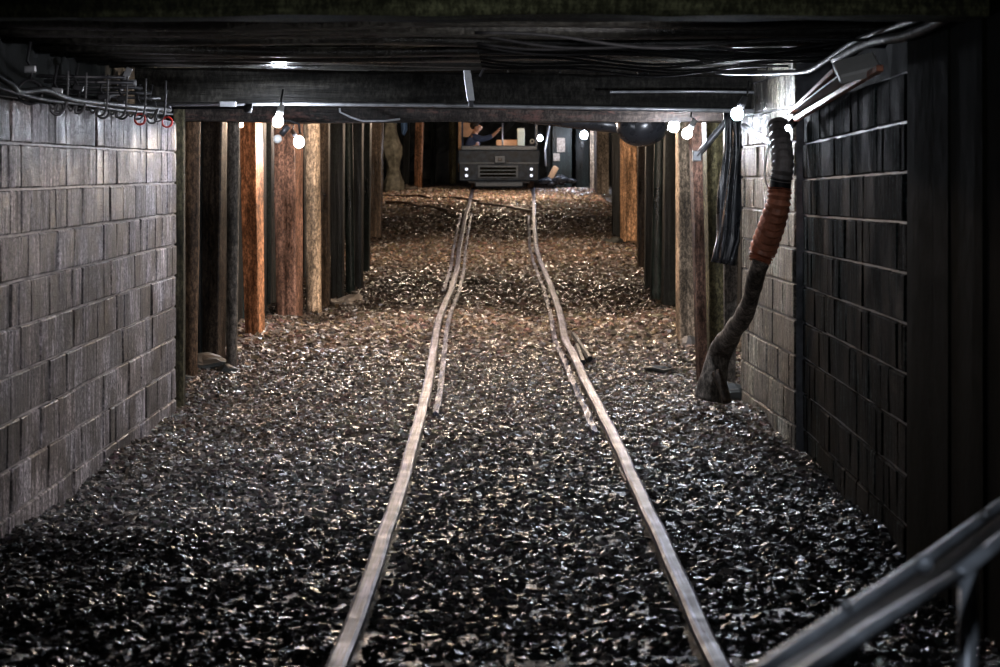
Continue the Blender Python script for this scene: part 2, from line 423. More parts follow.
# ------------------------------------------------------------------ stones (uncountable gravel)
def stones(n, y0, y1, smin, smax, name, label, pw=1.0):
    Y = y0+(y1-y0)*rng.random(n)**pw; X = rng.uniform(-2.25, 1.9, n)
    Lx = np.interp(Y, lyy, lx); Rx = np.interp(Y, ryy, rx)
    keep = (np.abs(X-Lx) > .045) & (np.abs(X-Rx) > .045) & ~((X > 1.57) & (Y < 14.2)) & ~((X < -2.0) & (Y < 14.2))
    X = X[keep]; Y = Y[keep]; Lx = Lx[keep]; Rx = Rx[keep]; n = len(X)
    s = smin+(smax-smin)*rng.random(n)**2.2
    cube = np.array([[a, b, c] for a in (-1, 1) for b in (-1, 1) for c in (-1, 1)], float)
    v = cube[None]*rng.uniform(.45, 1.1, (n, 8, 3))
    v *= s[:, None, None]*np.array([1.15, .85, .55])[None, None]*rng.uniform(.7, 1.2, (n, 1, 3))
    a = rng.uniform(0, 6.28, n); t = rng.normal(0, .35, n); t2 = rng.normal(0, .35, n)
    ca, sa = np.cos(a), np.sin(a)
    x, y, z = v[..., 0].copy(), v[..., 1].copy(), v[..., 2].copy()
    z, x = z*np.cos(t)[:, None]+x*np.sin(t)[:, None], x*np.cos(t)[:, None]-z*np.sin(t)[:, None]
    z, y = z*np.cos(t2)[:, None]+y*np.sin(t2)[:, None], y*np.cos(t2)[:, None]-z*np.sin(t2)[:, None]
    x, y = x*ca[:, None]-y*sa[:, None], x*sa[:, None]+y*ca[:, None]
    zc = gnp(X, Y)+s*.25
    nr = (np.minimum(np.abs(X-Lx), np.abs(X-Rx)) < .13)
    zc = np.where(nr, np.minimum(zc, np.interp(Y, _yy, _zz)-.028), zc)
    co = np.stack([x+X[:, None], y+Y[:, None], z+zc[:, None]], -1).reshape(-1, 3)
    q = np.array([[0, 1, 3, 2], [4, 6, 7, 5], [0, 4, 5, 1], [2, 3, 7, 6], [0, 2, 6, 4], [1, 5, 7, 3]])
    fc = (q[None]+8*np.arange(n)[:, None, None]).reshape(-1, 4)
    br = rng.uniform(.25, 1.0, n)**1.6
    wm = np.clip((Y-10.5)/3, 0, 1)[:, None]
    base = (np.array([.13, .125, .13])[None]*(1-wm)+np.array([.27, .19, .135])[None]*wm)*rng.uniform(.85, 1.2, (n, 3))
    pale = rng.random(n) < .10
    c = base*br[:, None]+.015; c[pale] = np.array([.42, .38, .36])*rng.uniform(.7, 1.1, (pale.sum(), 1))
    wet = np.maximum(np.clip(1-np.abs(Y-23.6+.5*np.sin(X*2.3)+.3*np.sin(X*7))/3.0, 0, 1), np.clip(1-np.abs(Y-34.6+.4*np.sin(X*3+1))/2.6, 0, 1))  # wet coal bands that also paint the dark gaps between the bay bulbs
    wet = np.clip(wet*2.5, 0, 1)  # one mask for the wet coal and the painted dark gaps
    c = c*(1-.78*wet[:, None]); lit_band = np.clip((Y-38)/2, 0, 1)[:, None]; c = c*(1+2.4*lit_band)  # far stones brightened to paint the lit band before the locomotive
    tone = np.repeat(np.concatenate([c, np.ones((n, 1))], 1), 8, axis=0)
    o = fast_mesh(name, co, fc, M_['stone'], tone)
    tag(o, label, 'gravel', kind='stuff'); return o
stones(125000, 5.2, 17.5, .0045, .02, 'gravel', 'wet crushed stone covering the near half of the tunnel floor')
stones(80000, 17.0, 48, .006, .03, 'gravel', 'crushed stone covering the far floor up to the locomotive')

# bigger loose rocks
def rock(px, py, size, label, mat='rock', flat=.5):
    Y = inv(px, py); X = (px-500)*Y/F
    m = MB(); m.sphere((X, Y, g(X, Y)+size*flat*.4), size, 9, 7, 0, (1.2, .9, flat))
    m.v = [tuple(Vector(v)+noise.noise_vector(Vector(v)*7.3/ max(size*8, .3))*size*.45) for v in m.v]; m.sm = [False]*len(m.sm)
    return tag(m.obj('rock', mat, None, (X, Y, g(X, Y))), label, 'rock')
M_['slab'] = simple('pale_rock', (.2, .17, .14), .5, 0, 14, .6, .8)
rock(204, 368, .13, 'black angular rock at the foot of the wide dark post')
rock(178, 380, .09, 'dark rock at the end of the left block wall')
rock(345, 303, .16, 'flat pale slab lying by the dark planks on the left', 'slab', .22)
rock(228, 372, .07, 'small dark stone in front of the grey weathered post')
rock(690, 347, .07, 'pale rounded stone at the base of the right lit posts', 'slab', .8)
rock(735, 402, .16, 'dark lump of rock at the end of the sagging hose')
rock(765, 408, .14, 'dark rock against the foot of the lit block pier')
rock(660, 372, .10, 'low wet rock out on the gravel left of the hose end', 'rock', .3)
rock(612, 243, .12, 'small rock by the foot of the far orange post')
rock(410, 190, .14, 'pale rock at the foot of the far pink-lit post', 'slab')

# ------------------------------------------------------------------ block walls
def block_wall(name, x0, y0, x1, y1, rows, rowh, z0, mats, side, slope=0, blen=.4, thick=.19, damage=.0, gap=.010, proud=.0):
    """courses of running-bond blocks from (x0,y0) to (x1,y1); slope tilts the courses along the run"""
    m = MB(); L = math.hypot(x1-x0, y1-y0); ux, uy = (x1-x0)/L, (y1-y0)/L
    ang = math.atan2(uy, ux); R = Matrix.Rotation(ang, 3, 'Z'); nxn, nyn = -uy*side, ux*side   # outward (away from tunnel)
    for r in range(rows):
        s = -(blen/2 if r % 2 else 0)
        while s < L:
            a = max(s, 0); b = min(s+blen, L); s += blen
            if b-a < .03: continue
            c = (a+b)/2; off = random.uniform(-.005, .004)+thick/2
            z = z0+(r+.5)*rowh+slope*c
            t = random.choice([.4, .65, .85, 1.0, 1.15, 1.5]); tint = random.uniform(-.05, .05)
            m.box((x0+ux*c+nxn*off, y0+uy*c+nyn*off, z), (b-a-gap, thick, rowh-gap), R @ Matrix.Rotation(math.atan(slope), 3, 'Y').inverted() if slope else R, .006, 0, (t*(1+tint), t, t*(1-tint)), jit=.0025)
            # flutes: raised pilaster-like ribs that the photo's blocks show
            if random.random() < .55:
                w = (b-a)/random.choice([2, 3]); cc = a+w*(.5+random.choice([0, 1]))
                o2 = off-thick/2-.003+.02
                m.box((x0+ux*cc+nxn*o2, y0+uy*cc+nyn*o2, z0+(r+.5)*rowh+slope*cc), (w*.9, .04, rowh-gap*1.3), R, .004, 0, (t*.8, t*.8, t*.85), jit=.002)
    c = L/2
    q = []
    for (s, zz) in ((0, z0), (L, z0+slope*L), (L, z0+slope*L+rows*rowh), (0, z0+rows*rowh)):
        for d in (.011+proud, thick-.006):
            q.append((x0+ux*s+nxn*d, y0+uy*s+nyn*d, zz))
    m.add(q, [(0, 2, 4, 6), (7, 5, 3, 1), (0, 1, 3, 2), (2, 3, 5, 4), (4, 5, 7, 6), (6, 7, 1, 0)], 1)
    o = m.obj(name, mats, None, (x0, y0, z0)); tag(o, kind='structure'); return o
block_wall('wall_left', -2.0, 2.2, -2.0, 14.2, 11, .19, -.40, ['block_l', 'mortar'], 1)
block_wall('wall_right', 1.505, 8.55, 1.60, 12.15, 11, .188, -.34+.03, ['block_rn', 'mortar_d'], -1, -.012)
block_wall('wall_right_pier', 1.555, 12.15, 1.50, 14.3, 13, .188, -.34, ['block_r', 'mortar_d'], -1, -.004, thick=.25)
# plain near wall (dark concrete with board marks)
m = MB()
for i in range(22):
    m.box((1.485+.1+random.uniform(-.008, .008), 8.45-.28*i-.14, 1.0), (.2, .272, 2.9), None, .006, jit=.004)
tag(m.obj('wall_right_near', 'conc', None, (1.6, 5, -.3)), kind='structure')
# rock sides beyond the masonry, ceiling, end
def rock_sheet(name, fn, na, nb, mat='rock', amp=.18, fr=1.6):
    co = []
    for i in range(na):
        for j in range(nb):
            p = Vector(fn(i/(na-1), j/(nb-1))); d = noise.noise_vector(p*fr)*amp+noise.noise_vector(p*fr*3.1)*amp*.45
            co.append(p+d)
    co = np.array(co); ii = np.arange(na*nb).reshape(na, nb)
    fc = np.stack([ii[:-1, :-1], ii[:-1, 1:], ii[1:, 1:], ii[1:, :-1]], -1).reshape(-1, 4)
    o = fast_mesh(name, co, fc, M_[mat]); tag(o, kind='structure'); return o
rock_sheet('wall_left_far', lambda a, b: (-2.75-.3*max(0, a-.6), 14+46*a, -.5+4.0*b+1.0*a), 260, 26)
rock_sheet('wall_right_far', lambda a, b: (2.35+.5*max(0, a-.5), 14.2+46*a, -.5+4.0*b+1.0*a), 260, 26)
rock_sheet('wall_back', lambda a, b: (-4+8*a, 58, -.3+5*b), 50, 30)
def ceilz(Y): return railz(Y)+2.28 if Y > 14 else 2.28
rock_sheet('ceiling', lambda a, b: (-4+8*b, -3+63*a, ceilz(-3+63*a)+.12), 350, 44, amp=.12)
rock_sheet('wall_near', lambda a, b: (-4+8*a, -2.6, -.3+3*b), 20, 12, amp=.05)
rock_sheet('wall_right_outer', lambda a, b: (1.78, -3+17.5*a, 1.4+1.2*b), 60, 10, 'blackrock', .05)
rock_sheet('wall_left_outer', lambda a, b: (-2.35, -3+17*a, 1.55+1.0*b), 60, 8, 'blackrock', .06)

# ------------------------------------------------------------------ timber posts
def mk_post(xT, xB, by, mat, label, kind='square', yaw=14, Y=None, ztop=None, name='timber_post', cat='post', group=None, depth=.85, topy=118, seg=14, bend=0):
    """xT, xB: (left, right) picture edges at the top and at the foot"""
    cb = (xB[0]+xB[1])/2; ct = (xT[0]+xT[1])/2
    if Y is None: Y = inv(cb, by)
    Xb = (cb-500)*Y/F; Zb = g(Xb, Y)-.06
    zt = CZ-(topy-HY)*Y/F; Xt = (ct-500)*Y/F
    zb = CZ-(by-HY)*Y/F
    top = ztop if ztop is not None else ceilz(Y)-.26
    dx = (Xt-Xb)/max(.2, zt-zb)
    wT = (xT[1]-xT[0])*Y/F; wB = (xB[1]-xB[0])*Y/F
    m = MB(); vs = []; ya = -math.radians(yaw*1.25)
    fac = 1.0 if kind == 'round' else math.cos(ya)+depth*abs(math.sin(ya))
    n = 14 if kind == 'round' else 12
    sd = random.uniform(0, 99)
    for i in range(seg+1):
        t = i/seg; z = Zb+(top-Zb)*t; h = z-Zb; w = (wB+(wT-wB)*t)/fac/2
        cx = Xb+dx*h+bend*math.sin(math.pi*t)
        for k in range(n):
            a = 2*math.pi*k/n
            if kind == 'round':
                r = w*(1+.07*noise.noise(Vector((math.cos(a), math.sin(a), z*1.2+sd))*1.3))
                p = Vector((math.cos(a)*r, math.sin(a)*r, 0))
            else:
                # square section with chamfered corners: 3 verts per side
                side = k//3; u = (k % 3)
                e = .90; loc = [(-e, -1), (0, -1), (e, -1)][u]
                p = Vector((loc[0], loc[1], 0)); p = Matrix.Rotation(side*math.pi/2, 3, 'Z') @ p
                p = Vector((p.x*w, p.y*w*depth, 0))
                p += Vector((noise.noise(Vector((k*.7, z*2.2, sd))), noise.noise(Vector((k*.7+9, z*2.2, sd))), 0))*w*.07
                p = Matrix.Rotation(ya, 3, 'Z') @ p
            vs.append((cx+p.x, Y+p.y, z))
    fs = []
    for i in range(seg):
        for k in range(n): fs.append((i*n+k, i*n+(k+1) % n, (i+1)*n+(k+1) % n, (i+1)*n+k))
    fs.append(tuple(range(n))[::-1]); fs.append(tuple(seg*n+k for k in range(n)))
    m.add(vs, fs, 0, None, kind == 'round')
    o = m.obj(name, 'w_'+mat, None, (Xb, Y, Zb))
    return tag(o, label, cat, group)
P = mk_post
P((174, 185), (174, 185), 372, 'olive', 'narrow dark olive post at the end of the left block wall', yaw=5, Y=14.5)
P((184, 201), (185, 197), 356, 'brown', 'rough split brown post between the narrow olive post and the wide dark post', 'round', Y=16.2)
P((200, 230), (197, 225), 361, 'dark', 'wide dark square post, foremost of the left row', yaw=16, depth=.8)
P((227, 240), (226, 237), 354, 'grey', 'grey weathered round post just right of the wide dark post', 'round', Y=16.9)
P((239, 263), (245, 265), 334, 'orange', 'leaning orange-brown square post beneath the small warm bulb', yaw=20)
P((274, 303), (276, 303), 316, 'wetbrown', 'thick wet reddish brown post behind the pair of white bulbs', yaw=16)
P((304, 320), (306, 322), 312, 'pale', 'pale round post right of the thick wet brown post', 'round')
P((320, 330), (321, 330), 306, 'dark', 'thin dark brown post right of the pale round post', yaw=8)
P((330, 345), (331, 344), 298, 'black', 'black plank post standing beside the thin dark brown post', yaw=6, name='plank_post')
P((344, 353), (346, 355), 293, 'teal', 'dark greenish round log standing among the black planks on the left', 'round', name='plank_post')
P((351, 364), (352, 363), 288, 'black', 'broad black plank post at the middle of the dark left stretch', yaw=8, name='plank_post')
P((362, 372), (361, 370), 272, 'teal', 'slim dark greenish post near the right end of the dark left stretch', yaw=10, name='plank_post')
P((369, 384), (369, 382), 238, 'dark', 'last dark post of the left row, facing the switch', yaw=8)
# far left items
P((415, 424), (414, 422), 188, 'orange', 'far narrow reddish post left of the locomotive', yaw=10, topy=122)
P((430, 436), (430, 435), 184, 'teal', 'far thin dark post with a pale edge left of the locomotive', yaw=10, topy=122)
P((449, 456), (449, 456), 184, 'moss', 'far round olive-yellow post close to the left of the locomotive', 'round', topy=122)
P((403, 411), (402, 410), 188, 'black', 'far black post behind the hanging blue cloth', yaw=8, topy=122)
P((386, 392), (386, 393), 188, 'moss', 'far mossy post at the edge of the grey rock pillar', yaw=8, topy=122, Y=47)
# right row
P((702, 724), (707, 726), 352, 'moss', 'broad rough-sawn post carrying the diagonal strut on the right', yaw=-10, Y=16.6)
P((689, 703), (697, 708), 347, 'wetbrown', 'reddish brown leaning post left of the broad rough-sawn post', yaw=-14, Y=16.0)
P((676, 691), (676, 697), 338, 'pale', 'pale brown flat-faced post under the pair of bulbs on the right', yaw=-8)
P((664, 677), (661, 676), 306, 'black', 'black plank post left of the pale brown post on the right', yaw=-8, name='plank_post')
P((655, 665), (650, 663), 301, 'teal', 'greenish dark leaning log in the right plank row', 'round', name='plank_post')
P((645, 656), (644, 653), 290, 'black', 'broad black plank in the right row left of the leaning log', yaw=-6, name='plank_post')
P((637, 646), (637, 644), 268, 'dark', 'thin dark plank just right of the bright orange post', yaw=-6, name='plank_post')
P((620, 637), (620, 637), 241, 'tan', 'bright orange-lit post on the right beneath the black bulging sheet', yaw=-18)
P((611, 620), (612, 620), 236, 'black', 'black post immediately left of the bright orange-lit post', yaw=-5)
P((594, 609), (595, 609), 194, 'grey', 'far thick grey post on the right side beyond the crest', yaw=-8, topy=125)
P((590, 594), (590, 594), 189, 'pale', 'far slim pale post beside the thick grey one', yaw=-4, topy=125)
P((575, 589), (575, 589), 187, 'teal', 'far dark plank panel below the far right bulb', yaw=-4, topy=125, depth=.4, name='plank_post')
P((546, 551), (546, 551), 186, 'teal', 'far thin upright right of the locomotive cab', yaw=-4, topy=125)
P((722, 741), (724, 735), 372, 'grey', 'grey board leaning under the hanging black sheet', yaw=-8, depth=.3, Y=15.2)

# rear lagging boards behind the posts (dark)
def lagging(side, Y0, Y1, n):
    for i in range(n):
        Y = Y0+(Y1-Y0)*i/n; X = side*(2.28 if side < 0 else 2.0)+random.uniform(-.05, .05)
        m = MB(); zb = g(X, Y)-.05; h = ceilz(Y)-.2-zb
        m.box((X, Y, zb+h/2), (.06, (Y1-Y0)/n*random.uniform(.7, .95), h), Matrix.Rotation(random.uniform(-.03, .03), 3, 'X'), .01, jit=.01)
        tag(m.obj('lagging_board', 'w_black' if i % 3 else 'w_teal', None, (X, Y, zb)),
            'black upright board standing in the gaps behind the %s row of posts' % ('left' if side < 0 else 'right'), 'board',
            'boards behind the %s posts' % ('left' if side < 0 else 'right'))
lagging(-1, 14.6, 38, 34); lagging(1, 16.0, 38, 34)
# roof caps of each timber set
def cap(Y, zb, h, label, mat='beam', x0=-2.35, x1=2.05, d=.2, tilt=0, name='cap_beam'):
    m = MB(); n = 16; vs = []
    for i in range(n+1):
        t = i/n; X = x0+(x1-x0)*t; dz = tilt*(t-.5)
        for (a, b) in ((-1, 0), (-.92, -.0), (.92, 0), (1, .06), (1, .94), (.92, 1), (-.92, 1), (-1, .94), (-1, .06)):
            vs.append((X, Y+a*d/2+.012*noise.noise(Vector((X*3, a, b+Y))), zb+dz+b*h+.014*noise.noise(Vector((X*2.5, a*2+Y, b*3)))))
    k = 9; fs = []
    for i in range(n):
        for j in range(k): fs.append((i*k+j, (i+1)*k+j, (i+1)*k+(j+1) % k, i*k+(j+1) % k))
    fs.append(tuple(range(k))); fs.append(tuple(n*k+j for j in range(k))[::-1])
    m.add(vs, fs)
    return tag(m.obj(name, mat, None, ((x0+x1)/2, Y, zb)), label, 'beam')
cap(14.0, 1.765, .215, 'massive black cross beam spanning the tunnel at the end of the block walls', x0=-2.2, x1=1.78, tilt=-.05, d=.3, mat='beam')
cap(15.6, 1.715, .16, 'rust-stained cross beam just behind and below the massive black beam', 'beam_rust', x0=-2.2, x1=1.9, tilt=-.0)
cap(7.15, 1.86, .2, 'mossy near cross beam along the top edge of the view', 'mossrock', x0=-2.1, x1=1.7, tilt=-.0, d=.3)
for i, Y in enumerate([19, 22.5, 26, 29.5, 33, 37, 41.5, 46, 50.5]):
    cap(Y, ceilz(Y)-.30, .2, 'cross beam on the posts of bay %s behind the front beams' % ['nearest', 'second', 'third', 'fourth', 'fifth', 'sixth', 'seventh', 'eighth', 'farthest'][i], x0=-2.5, x1=2.2)
# transverse lagging under the roof near the camera
for i in range(17):
    Y = 7.6+i*.375+random.uniform(-.07, .07)
    m = MB(); z = 2.02+random.uniform(-.035, .03); pts = []
    t0 = random.uniform(-.03, .02)
    for k in range(13):
        X = -2.3+4.2*k/12; pts.append((X, Y+.02*math.sin(X*2+i), z+t0*k/12+.008*math.sin(X*3+i*2)))
    m.tube(pts, [random.uniform(.035, .05)]*13, 8, squash=random.choice([.6, 1.0]))
    tag(m.obj('roof_pole', 'lag', None, (0, Y, z)), 'wet black pole laid across under the tunnel roof before the massive beam', 'pole', 'roof poles laid across the near tunnel')
# planks above the poles
for i in range(9):
    Y = 7.7+i*.72; m = MB(); m.box((-.2, Y, 2.14+.01*(i % 3)), (4.4, .66, .04), None, .006, jit=.004)
    tag(m.obj('roof_plank', 'lag', None, (-.2, Y, 2.12)), 'broad dark plank above the roof poles', 'plank', 'roof planks above the poles')
# bundle of wires on right half
for i in range(9):
    Y = 9.0+i*.42; m = MB(); pts = []; ph = random.uniform(0, 6)
    for k in range(25):
        X = -.1+1.75*k/24; pts.append((X, Y+.03*math.sin(X*3+ph), 1.93+.014*math.sin(X*7+ph)+.012*i*.3-.05*math.sin(math.pi*k/24)))
    m.tube(pts, .007, 6)
    tag(m.obj('roof_wire', 'rubber', None, pts[0]), 'thin wet black cable strung across the roof on the right half', 'cable', 'cables across the right half of the roof')
# conduits along the massive beam
m = MB(); m.tube([W(150, 104.5, 13.7), W(300, 103.5, 13.7), W(450, 105.5, 13.7), W(640, 109, 13.7), W(800, 112, 13.7)], .012, 8)
m.box(W(228, 104, 13.7), (.10, .035, .035), None, .004)
tag(m.obj('conduit', 'steel', None, W(150, 104, 13.7)), 'long grey conduit along the lower edge of the massive beam', 'conduit')
m = MB(); m.tube([W(610, 92, 13.7), W(700, 91.5, 13.7), W(800, 93, 13.7)], .008, 6)
tag(m.obj('conduit', 'steel', None, W(610, 92, 13.7)), 'short thin conduit across the right part of the massive beam face', 'conduit')
m = MB(); m.tube([W(172, 108, 13.5), W(230, 108, 13.5), W(243, 108, 13.5), W(245, 108, 13.5), W(252, 108.2, 13.5)], [.008, .008, .008, .028, .028], 8)
tag(m.obj('cable_plug', 'rubber', None, W(172, 108, 13.5)), 'black cable ending in a round plug under the left of the beam', 'cable')
m = MB(); m.tube([W(338, 80, 14.8), W(340, 112, 14.8), W(350, 117, 14.8), W(362, 121, 14.8), W(385, 121, 14.8), W(400, 119, 14.8)], .007, 6)
tag(m.obj('loose_cable', 'steel', None, W(340, 112, 14.8)), 'loose pale cable sagging under the beam left of center', 'cable')

# brackets
t = thing('hanging_strap', 'grey steel strap hooked over the middle of the massive beam', 'strap', W(470, 100, 13.6))
a, b = W(466.5, 67, 13.62), W(471, 101, 13.62)
m = MB(); mid = (a+b)/2; L = (b-a).length; an = math.atan2(b.x-a.x, a.z-b.z)
m.box(mid, (.045, .012, L), Matrix.Rotation(-an, 3, 'Y'), .003); m.obj('strap_plate', 'steel', t, mid)
m = MB(); m.tube([W(468, 66, 13.6), W(470, 58, 13.5), W(474, 53, 13.4), W(482, 52, 13.35), W(487, 58, 13.4), W(485, 66, 13.5), W(480, 76, 13.6)], .008, 6); m.obj('hook', 'darksteel', t, W(470, 58, 13.5))
m = MB(); m.box(W(471, 104, 13.6), (.03, .03, .04), None, .004); m.obj('bolt', 'darksteel', t, W(471, 104, 13.6))
t = thing('roof_bracket', 'pale bent steel bracket above the left block wall', 'bracket', W(125, 80, 12.6))
m = MB(); a, b = W(130, 68, 12.6), W(124, 80, 12.6); an = math.atan2(b.x-a.x, a.z-b.z); m.box((a+b)/2, (.035, .012, (b-a).length), Matrix.Rotation(-an, 3, 'Y'), .002); m.obj('upright_strap', 'steel', t, (a+b)/2)
m = MB(); m.tube([W(118, 84, 12.55), W(136, 83, 12.55)], .02, 8); m.obj('pipe_stub', 'steel', t, W(125, 83, 12.55))
m = MB(); m.tube([W(112, 88, 12.55), W(122, 88, 12.55), W(120, 93, 12.5), W(110, 95, 12.5), W(108, 100, 12.5)], .012, 6); m.obj('bent_rod', 'steel', t, W(115, 88, 12.55))
# rods and hooks above the left wall
for i in range(5):
    m = MB(); y = 76+i*5.2
    Y = 10.4+i*.55
    m.tube([W(36+i*8, y, Y), W(90+i*10, y+1, Y+.1), W(124+i*9, y+1.5, Y+.2)], .009+.002*(i % 2), 6)
    tag(m.obj('roof_rod', 'darksteel', None, W(36, y, Y)), 'thin dark rod lying above the left wall top', 'rod', 'rods above the left wall')
RX = [(30, 92, 0), (57, 108, 0), (103, 112, 0), (140, 119, 1), (167, 122, 1), (78, 104, 0), (122, 113, 0), (152, 118, 0)]
names = ['large dark ring hanging at the far left end of the wall top', 'dark ring hook with pale wire low on the left wall top', 'brass-grey ring hook halfway along the left wall top', 'open red ring hook, larger of the two red ones on the left wall', 'small red ring hook nearest the narrow olive post', 'small dark ring hook between the dark ring hooks on the left wall', 'small dark hook beside the larger red hook', 'small dark hook between the two red hooks']
for (px, py, red), nm in zip(RX, names):
    Y = 2.0*F/(500-px)-.25; Y = max(7.5, Y)
    c = W(px, py, Y); R = .030 if px > 35 else .05
    t = thing('wire_hook', nm, 'hook', c+Vector((0, 0, .05)))
    m = MB(); m.torus(c, R, .006, Matrix.Rotation(random.uniform(-.5, .5), 3, 'Z')); m.obj('ring', 'red' if red else 'darksteel', t, c)
    m = MB(); m.tube([c+Vector((0, 0, R)), c+Vector((.01, 0, R+.04)), c+Vector((-.015, .01, R+.08)), c+Vector((0, .01, R+.16))], .006, 6); m.obj('hanger', 'darksteel', t, c+Vector((0, 0, R)))
    m = MB(); m.box(c+Vector((0, 0, R+.045)), (.05, .02, .028), Matrix.Rotation(random.uniform(-.5, .5), 3, 'Y'), .004); m.obj('clip', 'steel' if random.random() < .6 else 'darksteel', t, c+Vector((0, 0, R+.045)))
def wiggle(name, mat, r, pts, label, n=4):
    pts = [(a, b, min(c, 1.47*F/(a-500)-.1)) if a > 700 else (a, b, c) for a, b, c in pts]
    P3 = [W(*p) for p in pts]; out = []
    for i in range(len(P3)-1):
        p0 = P3[max(i-1, 0)]; p1 = P3[i]; p2 = P3[i+1]; p3 = P3[min(i+2, len(P3)-1)]
        for k in range(n):
            t = k/n; out.append(.5*((2*p1)+(p2-p0)*t+(2*p0-5*p1+4*p2-p3)*t*t+(3*p1-p0-3*p2+p3)*t**3))
    out.append(P3[-1]); m = MB(); m.tube(out, r, 8)
    return tag(m.obj(name, mat, None, out[0]), label, 'cable'), out
wiggle('wall_cable', 'rubber', .008, [(-30, 78, 8.4), (0, 88, 8.6), (40, 99, 9.4), (80, 104, 10.4), (120, 110, 11.6), (172, 114, 13.6)], 'black cable running along the top of the left block wall')
wiggle('wall_cable', 'rubber', .013, [(-30, 60, 8.4), (10, 84, 8.7), (20, 92, 9.0), (45, 90, 9.4), (70, 99, 10.0), (110, 104, 11.2), (170, 110, 13.5)], 'thicker drooping black cable above the left wall top')
for i in range(6):
    x0 = 48+i*19+random.uniform(-4, 4); Y = 2.0*F/(500-x0)-.2; y = 96+(x0)*.1
    wiggle('tangled_wire', 'cablegrey', .005, [(x0, y, Y), (x0+5, y+8, Y), (x0+12, y-2, Y), (x0+9, y+10, Y), (x0+18, y+5, Y), (x0+20, y-30, Y)], 'tangled pale wire over the left wall top', 5)[0]['group'] = 'tangled wires on the left wall top'

# right-hand fixture: grey box with slanting slats
t = thing('strip_light', 'dead strip light hanging askew under the roof on the right, grey end cap', 'light', W(820, 90, 10.4))
def bar(p0, p1, w, h, name, mat, up=Vector((0, 0, 1))):
    m = MB(); d = (p1-p0); q = d.to_track_quat('X', 'Z').to_matrix(); m.box((p0+p1)/2, (d.length, w, h), q, .003); return m.obj(name, mat, t, (p0+p1)/2)
bar(W(792, 112, 11.7), W(836, 70, 9.7), .03, .02, 'side_rail', 'orangehose')
bar(W(796, 119, 11.6), W(880, 68, 8.9), .028, .025, 'side_rail', 'orangehose')
bar(W(800, 112, 11.7), W(850, 76, 9.4), .10, .008, 'reflector', 'steel')
m = MB(); c = W(857, 68, 9.2); q = Matrix.Rotation(math.radians(-14), 3, 'Y') @ Matrix.Rotation(math.radians(35), 3, 'X'); m.box(c, (.17, .12, .045), q, .008)
m.obj('end_cap', 'white', t, c)
wiggle('roof_cable', 'cablegrey', .013, [(716, 72, 12), (760, 73, 12), (800, 72, 11.6), (815, 68, 11.3), (842, 50, 10.6), (862, 38, 10), (900, 25, 9.4), (940, 10, 8.8), (955, -12, 8.4)], 'pale roof cable curving up to the top right corner', 6)
wiggle('roof_cable', 'rubber', .02, [(835, 60, 10.6), (870, 42, 10.2), (905, 36, 9.6), (945, 18, 9), (970, -10, 8.4)], 'thick black roof cable beside the pale one at top right', 6)

# ------------------------------------------------------------------ lamp fixtures
def lamp(px, py, Y, label, mat='white_bulb', r=.032, tilt=(0, 0), drop=.0, hidden=None, ztop=None):
    c = W(px, py, Y) if hidden is None else Vector(hidden)
    t = thing('string_bulb', label, 'bulb', c+Vector((0, 0, .1)))
    d = Vector((tilt[0], tilt[1], 1)).normalized()
    m = MB(); m.sphere(c, r, 12, 9, 0, (1, 1, 1.1)); m.obj('bulb', mat, t, c)
    q = d.to_track_quat('Z', 'Y').to_matrix()
    m = MB(); m.tube([c+d*r*.85, c+d*(r+.02), c+d*(r+.075)], [.018, .022, .017], 10); m.obj('socket', 'white' if random.random() < .5 else 'darksteel', t, c+d*r)
    top = c+d*(r+.075); e = top+Vector((random.uniform(-.03, .03), .02, .02)); 
    zt = ztop if ztop else e.z+.07
    m = MB(); m.tube([top, e, Vector((e.x+.01, e.y+.03, zt))], .006, 6); m.obj('lead', 'rubber', t, top)
    return t
lamp(241, 125, 17.6, 'small warm orange bulb above the leaning orange-brown post', 'warm_bulb', .016)
lamp(278, 121.5, 13.6, 'upper of two bright white bulbs before the thick wet post', tilt=(.2, .2))
lamp(299, 142, 19.6, 'lower of two bright white bulbs before the thick wet post', r=.045, tilt=(-.6, 0))
lamp(540, 138, 47.2, 'far white bulb beside the locomotive cab', 'far_bulb', .055)
lamp(584, 135, 47.5, 'far bright bulb right of the notices', 'far_bulb', .075)
lamp(674, 126.5, 17.0, 'left one of the bulb pair at the right beam end', r=.04, tilt=(.7, 0))
lamp(687, 133.5, 15.2, 'right lower one of the bulb pair at the right beam end', tilt=(.6, 0))
lamp(737, 114, 12.5, 'white bulb above the hanging black sheet', tilt=(.5, .3))
lamp(788, 128, 11.6, 'small tilted bulb beside the top of the sagging hose', 'dim_bulb', .014, tilt=(1, .5))
# dead lamp between bulbs on the left
t = thing('dead_lamp', 'unlit white-tipped lamp between the two bright left bulbs', 'lamp', W(286, 120, 14.4))
m = MB(); m.tube([W(288, 126, 14.4), W(281, 135, 14.4)], .02, 8); m.obj('socket', 'darksteel', t, W(288, 126, 14.4))
m = MB(); m.sphere(W(277.5, 139, 14.4), .028, 10, 8); m.obj('bulb', 'white', t, W(277.5, 139, 14.4))
m = MB(); m.tube([W(276, 120, 14.45), W(290, 121, 14.45), W(299, 124, 14.45), W(300, 134, 14.45)], .009, 6); m.obj('lead', 'rubber', t, W(290, 121, 14.45))
